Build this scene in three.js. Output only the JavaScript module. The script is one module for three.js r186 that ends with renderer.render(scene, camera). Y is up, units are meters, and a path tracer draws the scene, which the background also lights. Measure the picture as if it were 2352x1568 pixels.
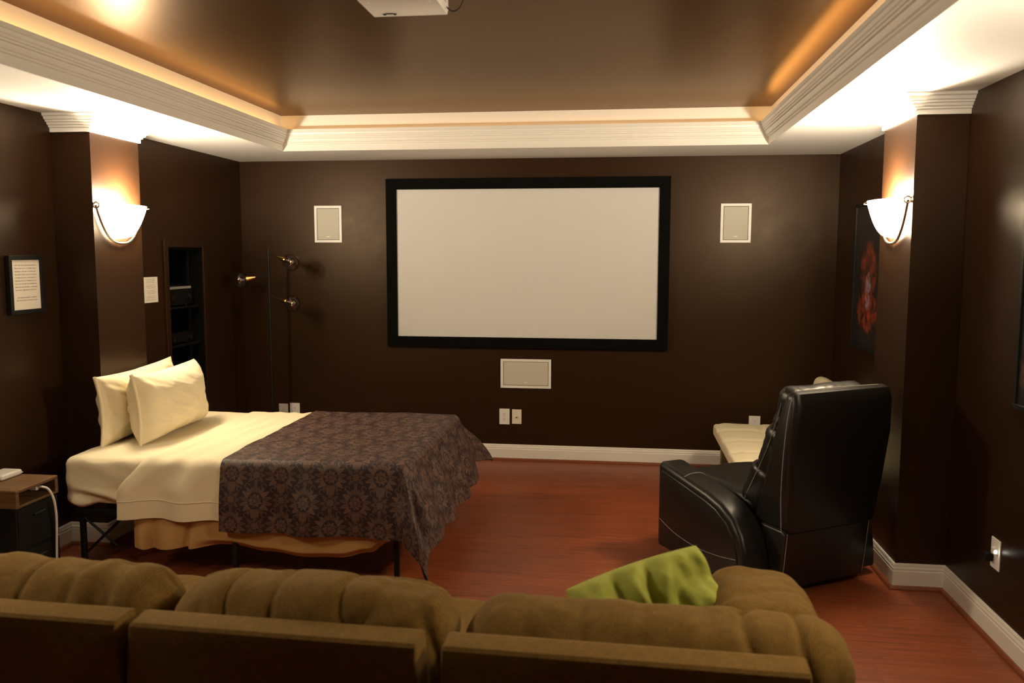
import * as THREE from 'three';
import { RoundedBoxGeometry } from 'three/addons/geometries/RoundedBoxGeometry.js';
import { mergeGeometries, mergeVertices, toCreasedNormals } from 'three/addons/utils/BufferGeometryUtils.js';
import { ImprovedNoise } from 'three/addons/math/ImprovedNoise.js';
import { RectAreaLightUniformsLib } from 'three/addons/lights/RectAreaLightUniformsLib.js';

// ------------------------------------------------------------------ camera, light, exposure
const scene = new THREE.Scene();
scene.background = new THREE.Color(0x000000);
const camera = new THREE.PerspectiveCamera(44.1424, 1.5, 0.05, 40);
camera.rotation.order = 'YXZ';
camera.rotation.set(-0.1013, 0.1276, 0.002);
camera.position.set(3.1431, 1.6697, 6.7407);
camera.focus = 6.0;
camera.userData.fStop = 3.2;
const renderer = new THREE.WebGLRenderer({ antialias: true });
renderer.toneMapping = THREE.LinearToneMapping;
renderer.toneMappingExposure = 1.0;
renderer.shadowMap.enabled = true;
RectAreaLightUniformsLib.init();
const LAMP_COLOR = new THREE.Color().setRGB(1.0, 0.84, 0.64);   // bare bulb over the open rim
const BOWL_COLOR = new THREE.Color().setRGB(1.0, 0.79, 0.50);   // the same bulb through warm glass
const LAMP_CD = 6.4, BOWL_GLOW = 122, SECOND_PAIR = 0.55;   // the pair of sconces out of view is dimmed
const ROPE_COLOR = new THREE.Color().setRGB(1.0, 0.50, 0.14);
const ROPE_AREA = 20, ROPE_GLOW = 9;

// ------------------------------------------------------------------ sizes of the room (metres)
const W = 4.7815, H = 2.44, DEPTH = 10.0, TOP = 2.70;
const PL = { x: 0.2287, z0: 1.8727, z1: 2.3452 }, PR = { x: 4.541, z0: 1.9079, z1: 2.4072 };
const TRAY = { x0: 0.625, x1: 4.1587, z0: 0.621, z1: 8.4 };

// ------------------------------------------------------------------ helpers
let seed = 12345;
const rnd = () => { seed = (seed * 1664525 + 1013904223) >>> 0; return seed / 4294967296; };
const perlin = new ImprovedNoise();
const noise = (x, y, z = 0) => perlin.noise(x, y, z);
const fbm = (x, y, z = 0, n = 4) => { let a = 1, s = 0; for (let i = 0; i < n; i++) { s += a * noise(x, y, z + i * 7.3); x *= 2; y *= 2; z *= 2; a *= 0.5; } return s; };
const sstep = (a, b, x) => { const t = Math.min(1, Math.max(0, (x - a) / (b - a))); return t * t * (3 - 2 * t); };
const lin = (r, g, b) => new THREE.Color().setRGB(r, g, b);
const mix = (a, b, t) => a + (b - a) * t;
const used = new Map();
function uname(n) { const k = used.get(n) || 0; used.set(n, k + 1); return k ? n + '_' + String(k).padStart(3, '0') : n; }
function mesh(name, geo, mat, parent) {
  const m = new THREE.Mesh(geo, mat); m.name = parent && parent !== scene ? name : uname(name);
  m.castShadow = m.receiveShadow = true; (parent || scene).add(m); return m;
}
function thing(name, label, category, pos = [0, 0, 0], turn = 0, group) {
  const g = new THREE.Group(); g.name = uname(name); g.position.set(...pos); g.rotation.y = turn;
  g.userData = { label, category }; if (group) g.userData.group = group; scene.add(g); return g;
}
function tag(o, label, category, group) { Object.assign(o.userData, { label, category }); if (group) o.userData.group = group; return o; }
function struct(name, geo, mat, label, category) {
  const o = geo ? mesh(name, geo, mat) : new THREE.Group(); if (!geo) { o.name = uname(name); scene.add(o); }
  o.userData.kind = 'structure'; if (label) o.userData.label = label; if (category) o.userData.category = category; return o;
}
function rehearse(g) { for (const k of Object.keys(g.attributes)) if (!['position', 'normal', 'uv'].includes(k)) g.deleteAttribute(k); return g.index ? g.toNonIndexed() : g; }
const merge = (list) => mergeGeometries(list.map(rehearse));
const box = (x0, x1, y0, y1, z0, z1) => new THREE.BoxGeometry(x1 - x0, y1 - y0, z1 - z0).translate((x0 + x1) / 2, (y0 + y1) / 2, (z0 + z1) / 2);
const rbox = (x0, x1, y0, y1, z0, z1, r = 0.005, s = 3) => new RoundedBoxGeometry(x1 - x0, y1 - y0, z1 - z0, s, r).translate((x0 + x1) / 2, (y0 + y1) / 2, (z0 + z1) / 2);
const cyl = (r0, r1, h, x = 0, y = 0, z = 0, n = 24) => new THREE.CylinderGeometry(r1, r0, h, n).translate(x, y + h / 2, z);
const V = (x, y, z) => new THREE.Vector3(x, y, z);
const tube = (pts, r, n = 40, m = 8, closed = false) => new THREE.TubeGeometry(new THREE.CatmullRomCurve3(pts.map((p) => p.isVector3 ? p : V(...p)), closed), n, r, m, closed);
function rod(a, b, r0, r1 = r0, n = 12) {
  const A = V(...a), B = V(...b), d = B.clone().sub(A), g = new THREE.CylinderGeometry(r1, r0, d.length(), n);
  g.translate(0, d.length() / 2, 0).applyQuaternion(new THREE.Quaternion().setFromUnitVectors(V(0, 1, 0), d.normalize())).translate(...a); return g;
}
// uv in metres from the dominant direction of each face
function metreUV(g, s = 1) {
  g = g.index ? g.toNonIndexed() : g; const p = g.attributes.position, n = p.count, uv = new Float32Array(n * 2);
  const a = V(), b = V(), c = V(), e = V();
  for (let i = 0; i < n; i += 3) {
    a.fromBufferAttribute(p, i); b.fromBufferAttribute(p, i + 1); c.fromBufferAttribute(p, i + 2);
    e.copy(b).sub(a).cross(c.clone().sub(a)); const x = Math.abs(e.x), y = Math.abs(e.y), z = Math.abs(e.z);
    [a, b, c].forEach((q, k) => { const t = y >= x && y >= z ? [q.x, q.z] : x >= z ? [q.z, q.y] : [q.x, q.y]; uv[(i + k) * 2] = t[0] * s; uv[(i + k) * 2 + 1] = t[1] * s; });
  }
  g.setAttribute('uv', new THREE.BufferAttribute(uv, 2)); return g;
}
// a moulding: profile [out, up] swept along [x, z] corners with mitres; out is to the left of travel
function moulding(profile, path, y0, closed = false) {
  const n = path.length, rows = [];
  const dir = (i) => { const a = path[(i + n) % n], b = path[(i + 1 + n) % n], l = Math.hypot(b[0] - a[0], b[1] - a[1]); return [(b[0] - a[0]) / l, (b[1] - a[1]) / l]; };
  for (let i = 0; i < n; i++) {
    const d1 = closed || i < n - 1 ? dir(i) : dir(i - 1), d0 = closed || i > 0 ? dir(i - 1) : d1;
    const n0 = [d0[1], -d0[0]], n1 = [d1[1], -d1[0]], k = 1 / (1 + n0[0] * n1[0] + n0[1] * n1[1]);
    const m = [(n0[0] + n1[0]) * k, (n0[1] + n1[1]) * k];
    rows.push(profile.map(([u, v]) => [path[i][0] + m[0] * u, y0 + v, path[i][1] + m[1] * u]));
  }
  const pos = [], tri = (a, b, c) => pos.push(...a, ...b, ...c), P = profile.length;
  for (let i = 0; i < (closed ? n : n - 1); i++) { const A = rows[i], B = rows[(i + 1) % n]; for (let j = 0; j < P; j++) { const k = (j + 1) % P; tri(A[j], B[j], B[k]); tri(A[j], B[k], A[k]); } }
  if (!closed) { const f = THREE.ShapeUtils.triangulateShape(profile.map((p) => new THREE.Vector2(...p)), []); for (const [a, b, c] of f) { tri(rows[0][a], rows[0][b], rows[0][c]); tri(rows[n - 1][a], rows[n - 1][c], rows[n - 1][b]); } }
  const g = new THREE.BufferGeometry(); g.setAttribute('position', new THREE.Float32BufferAttribute(pos, 3)); g.computeVertexNormals();
  return metreUV(g);
}
// a grid surface f(u, v) -> [x, y, z], u and v 0..1
function grid(nu, nv, f, uvf) {
  const pos = [], uv = [], idx = [];
  for (let j = 0; j <= nv; j++) for (let i = 0; i <= nu; i++) { const p = f(i / nu, j / nv); pos.push(...p); uv.push(...(uvf ? uvf(i / nu, j / nv) : [i / nu, j / nv])); }
  for (let j = 0; j < nv; j++) for (let i = 0; i < nu; i++) { const a = j * (nu + 1) + i, b = a + 1, c = a + nu + 1, d = c + 1; idx.push(a, c, b, b, c, d); }
  const g = new THREE.BufferGeometry(); g.setAttribute('position', new THREE.Float32BufferAttribute(pos, 3)); g.setAttribute('uv', new THREE.Float32BufferAttribute(uv, 2)); g.setIndex(idx); g.computeVertexNormals(); return g;
}
// a cloth of some thickness: [outer surface, inner surface with the closing rim]
function cloth(nu, nv, f, thick, uvf) {
  const outer = grid(nu, nv, f, uvf), p = outer.attributes.position, nn = outer.attributes.normal, pos = [], uv = [], idx = [];
  const q = (i) => [p.getX(i) - nn.getX(i) * thick, p.getY(i) - nn.getY(i) * thick, p.getZ(i) - nn.getZ(i) * thick];
  for (let i = 0; i < p.count; i++) { pos.push(...q(i)); uv.push(outer.attributes.uv.getX(i), outer.attributes.uv.getY(i)); }
  const s = nu + 1; for (let j = 0; j < nv; j++) for (let i = 0; i < nu; i++) { const a = j * s + i; idx.push(a, a + 1, a + s, a + 1, a + s + 1, a + s); }
  const ring = []; for (let i = 0; i <= nu; i++) ring.push(i); for (let j = 1; j <= nv; j++) ring.push(j * s + nu); for (let i = nu - 1; i >= 0; i--) ring.push(nv * s + i); for (let j = nv - 1; j >= 1; j--) ring.push(j * s);
  const b0 = pos.length / 3; for (const i of ring) { pos.push(p.getX(i), p.getY(i), p.getZ(i)); uv.push(outer.attributes.uv.getX(i), outer.attributes.uv.getY(i)); pos.push(...q(i)); uv.push(outer.attributes.uv.getX(i), outer.attributes.uv.getY(i)); }
  for (let k = 0; k < ring.length; k++) { const a = b0 + 2 * k, b = b0 + 2 * ((k + 1) % ring.length); idx.push(a, b, a + 1, b, b + 1, a + 1); }
  const inner = new THREE.BufferGeometry(); inner.setAttribute('position', new THREE.Float32BufferAttribute(pos, 3)); inner.setAttribute('uv', new THREE.Float32BufferAttribute(uv, 2)); inner.setIndex(idx); inner.computeVertexNormals();
  return [outer, inner];
}
// a soft block: box rounded by r, swollen and creased by bulge(x, y, z, nx, ny, nz) along its normal
function softBox(w, h, d, r, seg, bulge) {
  const g0 = new THREE.BoxGeometry(w, h, d, seg[0], seg[1], seg[2]); g0.deleteAttribute('normal'); g0.deleteAttribute('uv');
  const g = mergeVertices(g0, 1e-5), p = g.attributes.position, ax = w / 2 - r, ay = h / 2 - r, az = d / 2 - r, c = V(), n = V(), q = V();
  for (let i = 0; i < p.count; i++) {
    q.fromBufferAttribute(p, i); c.set(Math.max(-ax, Math.min(ax, q.x)), Math.max(-ay, Math.min(ay, q.y)), Math.max(-az, Math.min(az, q.z)));
    n.copy(q).sub(c); if (n.lengthSq() < 1e-12) n.set(0, 1, 0); n.normalize();
    const k = r + (bulge ? bulge(c.x + n.x * r, c.y + n.y * r, c.z + n.z * r, n.x, n.y, n.z) : 0); q.copy(c).addScaledVector(n, k); p.setXYZ(i, q.x, q.y, q.z);
  }
  g.computeVertexNormals(); return smoothMetreUV(g);
}
function smoothMetreUV(g) {   // metre uv that keeps the smooth normals
  const n = g.attributes.normal; g = g.index ? g.toNonIndexed() : g; return metreUV(g);
}
// a stuffed pillow lying in the x-y plane
function pillowGeo(w, h, t, n, fold, pinch = 0.09) {
  const side = (s) => grid(n, n, (a, b) => {
    const u = a * 2 - 1, v = b * 2 - 1, x = w / 2 * u * (1 - pinch * (1 - v * v) * Math.abs(u)), y = h / 2 * v * (1 - pinch * (1 - u * u) * Math.abs(v));
    const f = Math.pow(Math.max(0, (1 - Math.pow(Math.abs(u), 3.2)) * (1 - Math.pow(Math.abs(v), 3.2))), 0.55);
    return [x, y, s * (t / 2 * f + (fold ? fold(u, v, s) * Math.min(1, f * 2.2) : 0))];
  });
  const a = side(1), b = side(-1), i = b.index.array; for (let k = 0; k < i.length; k += 3) { const q = i[k]; i[k] = i[k + 1]; i[k + 1] = q; } b.computeVertexNormals();
  return merge([a, b]);
}
function extrude(pts, depth, bevel, seg = 3, curve = false) {   // a closed outline in x-y, extruded along z and centred
  const s = new THREE.Shape(); if (curve) { s.setFromPoints(new THREE.SplineCurve(pts.map((p) => new THREE.Vector2(...p))).getPoints(pts.length * 6)); } else s.setFromPoints(pts.map((p) => new THREE.Vector2(...p)));
  const g = new THREE.ExtrudeGeometry(s, { depth: depth - 2 * bevel, bevelEnabled: bevel > 0, bevelThickness: bevel, bevelSize: bevel, bevelOffset: -bevel, bevelSegments: seg, curveSegments: 8 });
  g.translate(0, 0, -(depth - 2 * bevel) / 2); g.deleteAttribute('uv'); return metreUV(toCreasedNormals(g, 0.6));
}

// ------------------------------------------------------------------ textures
function dataTex(n, f, srgb, rep = 1) {
  const d = new Uint8Array(n * n * 4); for (let y = 0; y < n; y++) for (let x = 0; x < n; x++) { const c = f(x / n, y / n); const i = (y * n + x) * 4; d[i] = c[0]; d[i + 1] = c[1]; d[i + 2] = c[2]; d[i + 3] = 255; }
  const t = new THREE.DataTexture(d, n, n); t.wrapS = t.wrapT = THREE.RepeatWrapping; t.magFilter = THREE.LinearFilter; t.repeat.set(rep, rep); if (srgb) t.colorSpace = THREE.SRGBColorSpace; t.needsUpdate = true; return t;
}
// tileable noise on a torus
const tnoise = (u, v, k, z = 0) => { const a = u * Math.PI * 2, b = v * Math.PI * 2, r = k / (2 * Math.PI); return noise(Math.cos(a) * r + 20, Math.sin(a) * r + Math.cos(b) * r + 40, Math.sin(b) * r + z); };
const clamp8 = (x) => Math.max(0, Math.min(255, x));
const paintBump = dataTex(256, (u, v) => { const c = clamp8(128 + 60 * tnoise(u, v, 40) + 50 * tnoise(u, v, 90, 3)); return [c, c, c]; }, false, 3);
const paintRough = dataTex(256, (u, v) => { const c = clamp8(215 + 14 * tnoise(u, v, 6) + 12 * tnoise(u, v, 25, 5)); return [c, c, c]; }, false, 0.8);
const weaveBump = dataTex(128, (u, v) => { const c = 128 + 60 * Math.sin(u * Math.PI * 2 * 32) * Math.sin(v * Math.PI * 2 * 32) + 50 * tnoise(u, v, 30); return [clamp8(c), clamp8(c), clamp8(c)]; }, false, 10);
const napBump = dataTex(256, (u, v) => { const c = clamp8(128 + 55 * tnoise(u, v, 50) + 60 * tnoise(u, v, 110, 9)); return [c, c, c]; }, false, 6);
const napColor = dataTex(256, (u, v) => { const k = 1 + 0.07 * tnoise(u, v, 12) + 0.14 * tnoise(u, v, 60, 2) + 0.1 * Math.sin(u * Math.PI * 2 * 40); return [clamp8(226 * k), clamp8(226 * k), clamp8(220 * k)]; }, true, 4);
const leatherBump = dataTex(256, (u, v) => { const c = clamp8(140 + 70 * Math.abs(tnoise(u, v, 30)) - 60 * Math.abs(tnoise(u, v, 70, 4))); return [c, c, c]; }, false, 5);
function canvasTex(w, h, draw) { const c = document.createElement('canvas'); c.width = w; c.height = h; draw(c.getContext('2d'), w, h); const t = new THREE.CanvasTexture(c); t.colorSpace = THREE.SRGBColorSpace; t.wrapS = t.wrapT = THREE.RepeatWrapping; return t; }

const std = (o) => new THREE.MeshStandardMaterial(o);
const phys = (o) => new THREE.MeshPhysicalMaterial(o);
const M = {
  brown: phys({ color: lin(0.0255, 0.0108, 0.0044), specularIntensity: 0.50, specularColor: lin(1.0, 0.80, 0.60), roughness: 0.46, roughnessMap: paintRough, bumpMap: paintBump, bumpScale: 0.0003 }),
  bronze: phys({ color: lin(0.062, 0.029, 0.0095), metalness: 0.45, specularIntensity: 0.30, specularColor: lin(1.0, 0.80, 0.58), roughness: 0.32, bumpMap: paintBump, bumpScale: 0.0002 }),
  white: std({ color: lin(0.80, 0.78, 0.74), roughness: 0.55, bumpMap: paintBump, bumpScale: 0.0002 }),
  trim: std({ color: lin(0.80, 0.78, 0.73), roughness: 0.38 }),
  blackVelvet: phys({ color: lin(0.004, 0.004, 0.004), specularIntensity: 0.15, roughness: 0.95 }),
  screenCloth: std({ color: lin(0.64, 0.635, 0.62), roughness: 0.9 }),
  plate: std({ color: lin(0.80, 0.79, 0.76), roughness: 0.4 }),
  grille: std({ color: lin(0.56, 0.54, 0.46), roughness: 0.8, bumpMap: weaveBump, bumpScale: 0.0008 }),
  dark: phys({ color: lin(0.008, 0.008, 0.008), specularIntensity: 0.5, roughness: 0.5 }),
  blackMetal: phys({ color: lin(0.009, 0.009, 0.009), roughness: 0.45, specularIntensity: 0.5 }),
  brass: std({ color: lin(0.78, 0.50, 0.16), roughness: 0.24, metalness: 1 }),
  nickel: std({ color: lin(0.62, 0.56, 0.46), roughness: 0.3, metalness: 1 }),
  sheet: std({ color: lin(0.85, 0.755, 0.54), roughness: 0.85, bumpMap: weaveBump, bumpScale: 0.0002, side: THREE.DoubleSide }),
  tan: std({ color: lin(0.50, 0.30, 0.11), roughness: 0.85, side: THREE.DoubleSide }),
  leather: std({ color: lin(0.011, 0.010, 0.009), roughness: 0.36, bumpMap: leatherBump, bumpScale: 0.0006 }),
  stitch: std({ color: lin(0.35, 0.33, 0.30), roughness: 0.8 }),
  olive: phys({ color: lin(0.215, 0.118, 0.016), map: napColor, roughness: 0.95, bumpMap: napBump, bumpScale: 0.0015, sheen: 0.5, sheenRoughness: 0.35, sheenColor: lin(0.5, 0.30, 0.06) }),
  lime: phys({ color: lin(0.31, 0.34, 0.055), roughness: 0.9, bumpMap: napBump, bumpScale: 0.001, sheen: 0.5, sheenRoughness: 0.4, sheenColor: lin(0.6, 0.6, 0.2) }),
  cream: std({ color: lin(0.72, 0.64, 0.46), roughness: 0.7, bumpMap: napBump, bumpScale: 0.0006 }),
  shoe: std({ color: lin(0.20, 0.055, 0.02), roughness: 0.4 }),
  whitePlastic: std({ color: lin(0.78, 0.75, 0.70), roughness: 0.35 }),
  blackGloss: std({ color: lin(0.008, 0.008, 0.009), roughness: 0.18 }),
};

// ------------------------------------------------------------------ floor of planks
{
  const grain = canvasTex(1024, 1024, (c, w, h) => {
    c.fillStyle = '#914a29'; c.fillRect(0, 0, w, h);
    for (let i = 0; i < 5200; i++) {
      const y = rnd() * h, x = rnd() * w, l = 40 + rnd() * 260, t = rnd(); c.strokeStyle = t < 0.45 ? `rgba(66,27,10,${0.10 + rnd() * 0.22})` : t < 0.8 ? `rgba(182,102,58,${0.08 + rnd() * 0.2})` : `rgba(150,60,28,${0.15 + rnd() * 0.2})`;
      c.lineWidth = 0.6 + rnd() * 2.6; for (const o of [0, -w]) { c.beginPath(); c.moveTo(x + o, y); c.bezierCurveTo(x + o + l * 0.3, y + (rnd() - 0.5) * 4, x + o + l * 0.6, y + (rnd() - 0.5) * 4, x + o + l, y + (rnd() - 0.5) * 3); c.stroke(); }
    }
    for (let i = 0; i < 260; i++) { c.fillStyle = `rgba(${rnd() < 0.5 ? '50,20,8' : '165,85,45'},${0.05 + rnd() * 0.1})`; c.beginPath(); c.ellipse(rnd() * w, rnd() * h, 30 + rnd() * 120, 2 + rnd() * 8, 0, 0, 7); c.fill(); }
  });
  const variants = [[1, 1, 1], [0.93, 0.92, 0.9], [1.07, 1.04, 1.0], [0.98, 0.94, 0.92]].map(([r, g, b]) => std({ color: lin(r * 0.95, g * 0.95, b * 0.95), map: grain, roughness: 0.40, bumpMap: paintBump, bumpScale: 0.0001 }));
  const floor = struct('floor');
  mesh('subfloor', box(-0.12, W + 0.12, -0.12, -0.012, -0.12, DEPTH + 0.12), M.shoe, floor);
  const row = 0.155, len = 1.28;
  for (let j = 0; j * row < DEPTH; j++) {
    let x = -rnd() * len; const z0 = j * row, z1 = Math.min(DEPTH, z0 + row);
    while (x < W) {
      const a = Math.max(0, x), b = Math.min(W, x + len); x += len; if (b - a < 0.03) continue;
      const g = metreUV(box(a, b - 0.0006, -0.012, 0, z0, z1 - 0.0006)), uv = g.attributes.uv, ou = rnd(), ov = rnd();
      for (let i = 0; i < uv.count; i++) uv.setXY(i, uv.getX(i) * 0.9 + ou, uv.getY(i) * 0.9 + ov);
      mesh('plank', g, variants[Math.floor(rnd() * 4)], floor);
    }
  }
}

// ------------------------------------------------------------------ walls, pillars, ceiling
const NICHE = { z0: 0.70, z1: 1.19, y0: 0.32, y1: 1.725, d: 0.46 };
struct('wall_back', metreUV(box(-0.12, W + 0.12, -0.12, 2.9, -0.12, 0)), M.brown);
struct('wall_left', metreUV(merge([box(-0.12, 0, -0.12, 2.9, 0, NICHE.z0), box(-0.12, 0, -0.12, NICHE.y0, NICHE.z0, NICHE.z1), box(-0.12, 0, NICHE.y1, 2.9, NICHE.z0, NICHE.z1), box(-0.12, 0, -0.12, 2.9, NICHE.z1, DEPTH)])), M.brown);
struct('wall_right', metreUV(box(W, W + 0.12, -0.12, 2.9, 0, DEPTH)), M.brown);
struct('wall_rear', metreUV(box(-0.12, W + 0.12, -0.12, 2.9, DEPTH, DEPTH + 0.12)), M.brown);
// two pairs of pillars: the ones in view, and a second pair further forward whose sconces light the bed side and the sofa
const PL2 = { x: PL.x, z0: 4.35, z1: 4.83 }, PR2 = { x: PR.x, z0: 4.35, z1: 4.83 };
for (const p of [PL, PL2]) struct('pillar', metreUV(box(0, p.x, 0, H, p.z0, p.z1)), M.brown);
for (const p of [PR, PR2]) struct('pillar', metreUV(box(p.x, W, 0, H, p.z0, p.z1)), M.brown);
{
  const c = struct('ceiling');
  mesh('soffit', metreUV(merge([box(0, TRAY.x0, H, H + 0.03, 0, DEPTH), box(TRAY.x1, W, H, H + 0.03, 0, DEPTH), box(TRAY.x0, TRAY.x1, H, H + 0.03, 0, TRAY.z0), box(TRAY.x0, TRAY.x1, H, H + 0.03, TRAY.z1, DEPTH)])), M.white, c);
  mesh('tray_riser', metreUV(merge([box(TRAY.x0 - 0.03, TRAY.x0, H + 0.03, TOP, TRAY.z0, TRAY.z1), box(TRAY.x1, TRAY.x1 + 0.03, H + 0.03, TOP, TRAY.z0, TRAY.z1), box(TRAY.x0 - 0.03, TRAY.x1 + 0.03, H + 0.03, TOP, TRAY.z0 - 0.03, TRAY.z0), box(TRAY.x0 - 0.03, TRAY.x1 + 0.03, H + 0.03, TOP, TRAY.z1, TRAY.z1 + 0.03)])), M.white, c);
  mesh('tray_panel', metreUV(box(TRAY.x0 - 0.03, TRAY.x1 + 0.03, TOP, TOP + 0.05, TRAY.z0 - 0.03, TRAY.z1 + 0.03)), M.bronze, c);
}
// crown moulding round the tray: a hollow ledge behind its lip carries the rope lights
const crown = [[0, 0], [0.014, 0], [0.014, 0.046], [0.024, 0.050], [0.024, 0.058], [0.034, 0.062], [0.040, 0.074], [0.044, 0.084], [0.054, 0.086], [0.054, 0.096], [0.062, 0.098], [0.062, 0.108], [0.069, 0.112], [0.072, 0.126], [0.079, 0.130], [0.079, 0.150], [0.070, 0.150], [0.058, 0.118], [0.0, 0.066]];
struct('trim_1', moulding(crown, [[TRAY.x0, TRAY.z0], [TRAY.x0, TRAY.z1], [TRAY.x1, TRAY.z1], [TRAY.x1, TRAY.z0]], H, true), M.trim);
// crowns round the heads of the pillars
const cap = [[0, 0], [0.012, 0], [0.012, 0.022], [0.022, 0.026], [0.022, 0.034], [0.032, 0.038], [0.036, 0.050], [0.046, 0.052], [0.046, 0.060], [0.056, 0.064], [0.062, 0.078], [0.072, 0.082], [0.072, 0.095], [0, 0.095]];
let trims = 2;
for (const p of [PL, PL2]) struct('trim_' + trims++, moulding(cap, [[0, p.z0], [p.x, p.z0], [p.x, p.z1], [0, p.z1]], 2.345), M.trim);
for (const p of [PR, PR2]) struct('trim_' + trims++, moulding(cap, [[W, p.z1], [p.x, p.z1], [p.x, p.z0], [W, p.z0]], 2.345), M.trim);
const base = [[0, 0], [0.014, 0], [0.014, 0.092], [0.0115, 0.096], [0.0115, 0.100], [0.0125, 0.105], [0.0085, 0.116], [0.0085, 0.122], [0.005, 0.131], [0, 0.131]];
const shoe = [[0.012, 0], [0.032, 0], [0.031, 0.008], [0.027, 0.014], [0.021, 0.018], [0.012, 0.020]];
const runs = { left: [[0, DEPTH], [0, PL2.z1], [PL2.x, PL2.z1], [PL2.x, PL2.z0], [0, PL2.z0], [0, PL.z1], [PL.x, PL.z1], [PL.x, PL.z0], [0, PL.z0], [0, 0]], back: [[0, 0], [W, 0]], right: [[W, 0], [W, PR.z0], [PR.x, PR.z0], [PR.x, PR.z1], [W, PR.z1], [W, PR2.z0], [PR2.x, PR2.z0], [PR2.x, PR2.z1], [W, PR2.z1], [W, DEPTH]] };
for (const [k, path] of Object.entries(runs)) {
  const p = path.slice().reverse(), b = struct('baseboard_' + k, moulding(base, p, 0), M.trim);
  mesh('shoe_moulding', moulding(shoe, p, 0), M.shoe, b);
}
// rope lights in the ledge: left, right, and a dimmer one along the back
for (const [a, b, side, k] of [[[TRAY.x0 + 0.032, TRAY.z0 + 0.1], [TRAY.x0 + 0.032, TRAY.z1 - 0.1], 'the side of the framed notice', 1], [[TRAY.x1 - 0.032, TRAY.z0 + 0.1], [TRAY.x1 - 0.032, TRAY.z1 - 0.1], 'the side of the posters', 1], [[TRAY.x0 + 0.1, TRAY.z0 + 0.032], [TRAY.x1 - 0.1, TRAY.z0 + 0.032], 'the screen wall', 0.3]]) {
  const L = Math.hypot(b[0] - a[0], b[1] - a[1]), along = b[0] - a[0] > 1, c = [(a[0] + b[0]) / 2, (a[1] + b[1]) / 2];
  const g = thing('rope_light', 'amber rope light hidden in the cove ledge along ' + side, 'rope light', [c[0], H + 0.103, c[1]], 0, 'cove rope lights');
  const half = along ? [L / 2, 0, 0] : [0, 0, L / 2];
  const r = mesh('light_tube', rod(half.map((v) => -v), half, 0.006, 0.006, 10), std({ color: lin(0.8, 0.5, 0.2), emissive: ROPE_COLOR, emissiveIntensity: ROPE_GLOW * k }), g);
  const l = new THREE.RectAreaLight(ROPE_COLOR, ROPE_AREA * k, along ? L : 0.014, along ? 0.014 : L); l.position.set(c[0], H + 0.112, c[1]); l.rotation.x = Math.PI / 2; scene.add(l);
}

// ------------------------------------------------------------------ sconces
function sconce(x, z, y, turn, label, dim = 1) {
  const g = thing('wall_sconce', label, 'wall lamp', [x, y, z], turn, 'wall sconces on the pillars');
  const a = 0.205, d = 0.118, h = 0.19, s = (t) => Math.pow(t, 0.37);
  const bowl = grid(40, 24, (u, v) => { const t = Math.max(0.0008, v), p = u * Math.PI, k = s(t); return [a * k * Math.cos(p), 0.012 + h * (t - 1), 0.012 + d * k * Math.sin(p)]; });
  const back = grid(24, 24, (u, v) => { const t = Math.max(0.0008, v), k = s(t); return [a * k * (2 * u - 1), 0.012 + h * (t - 1), 0.012]; });
  mesh('glass_bowl', bowl, phys({ color: lin(0.9, 0.88, 0.84), roughness: 0.4, emissive: BOWL_COLOR, emissiveIntensity: BOWL_GLOW * dim, side: THREE.DoubleSide }), g);
  mesh('wall_plate', new RoundedBoxGeometry(0.16, 0.1, 0.01, 2, 0.004).translate(0, -0.05, 0.005), M.nickel, g);
  const arc = []; for (let i = 0; i <= 40; i++) { const u = i / 40 * 2 - 1, k = Math.abs(u), t = Math.pow(k, 1 / 0.37); arc.push(V(0.230 * u, -0.207 + 0.207 * t, 0.014)); }
  mesh('bracket', new THREE.TubeGeometry(new THREE.CatmullRomCurve3(arc), 60, 0.0075, 8), M.nickel, g);
  for (const sx of [-1, 1]) mesh('ring', new THREE.TorusGeometry(0.016, 0.0055, 8, 20).rotateY(Math.PI / 2).translate(sx * 0.229, 0.002, 0.016), M.nickel, g);
  const rim = []; for (let i = 0; i <= 30; i++) { const p = i / 30 * Math.PI; rim.push(V(0.21 * Math.cos(p), 0, 0.012 + 0.134 * Math.sin(p))); }
  mesh('rim_rod', new THREE.TubeGeometry(new THREE.CatmullRomCurve3(rim), 40, 0.0022, 6), M.nickel, g);
  const l = new THREE.PointLight(LAMP_COLOR, LAMP_CD * dim); l.castShadow = true; l.shadow.radius = 1.6; l.position.set(0, 0.03, 0.07).applyAxisAngle(V(0, 1, 0), turn).add(g.position); scene.add(l);
}
sconce(PL.x, 2.108, 1.945, Math.PI / 2, 'lit half-bowl glass sconce on the pillar above the bed pillows');
sconce(PR.x, 2.150, 1.945, -Math.PI / 2, 'lit half-bowl glass sconce on the pillar beside the recliner');
sconce(PL2.x, 4.59, 1.945, Math.PI / 2, 'lit half-bowl glass sconce on the pillar at the sofa end by the framed notice', SECOND_PAIR);
sconce(PR2.x, 4.59, 1.945, -Math.PI / 2, 'lit half-bowl glass sconce on the pillar at the sofa arm with the cushion', SECOND_PAIR);

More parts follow.
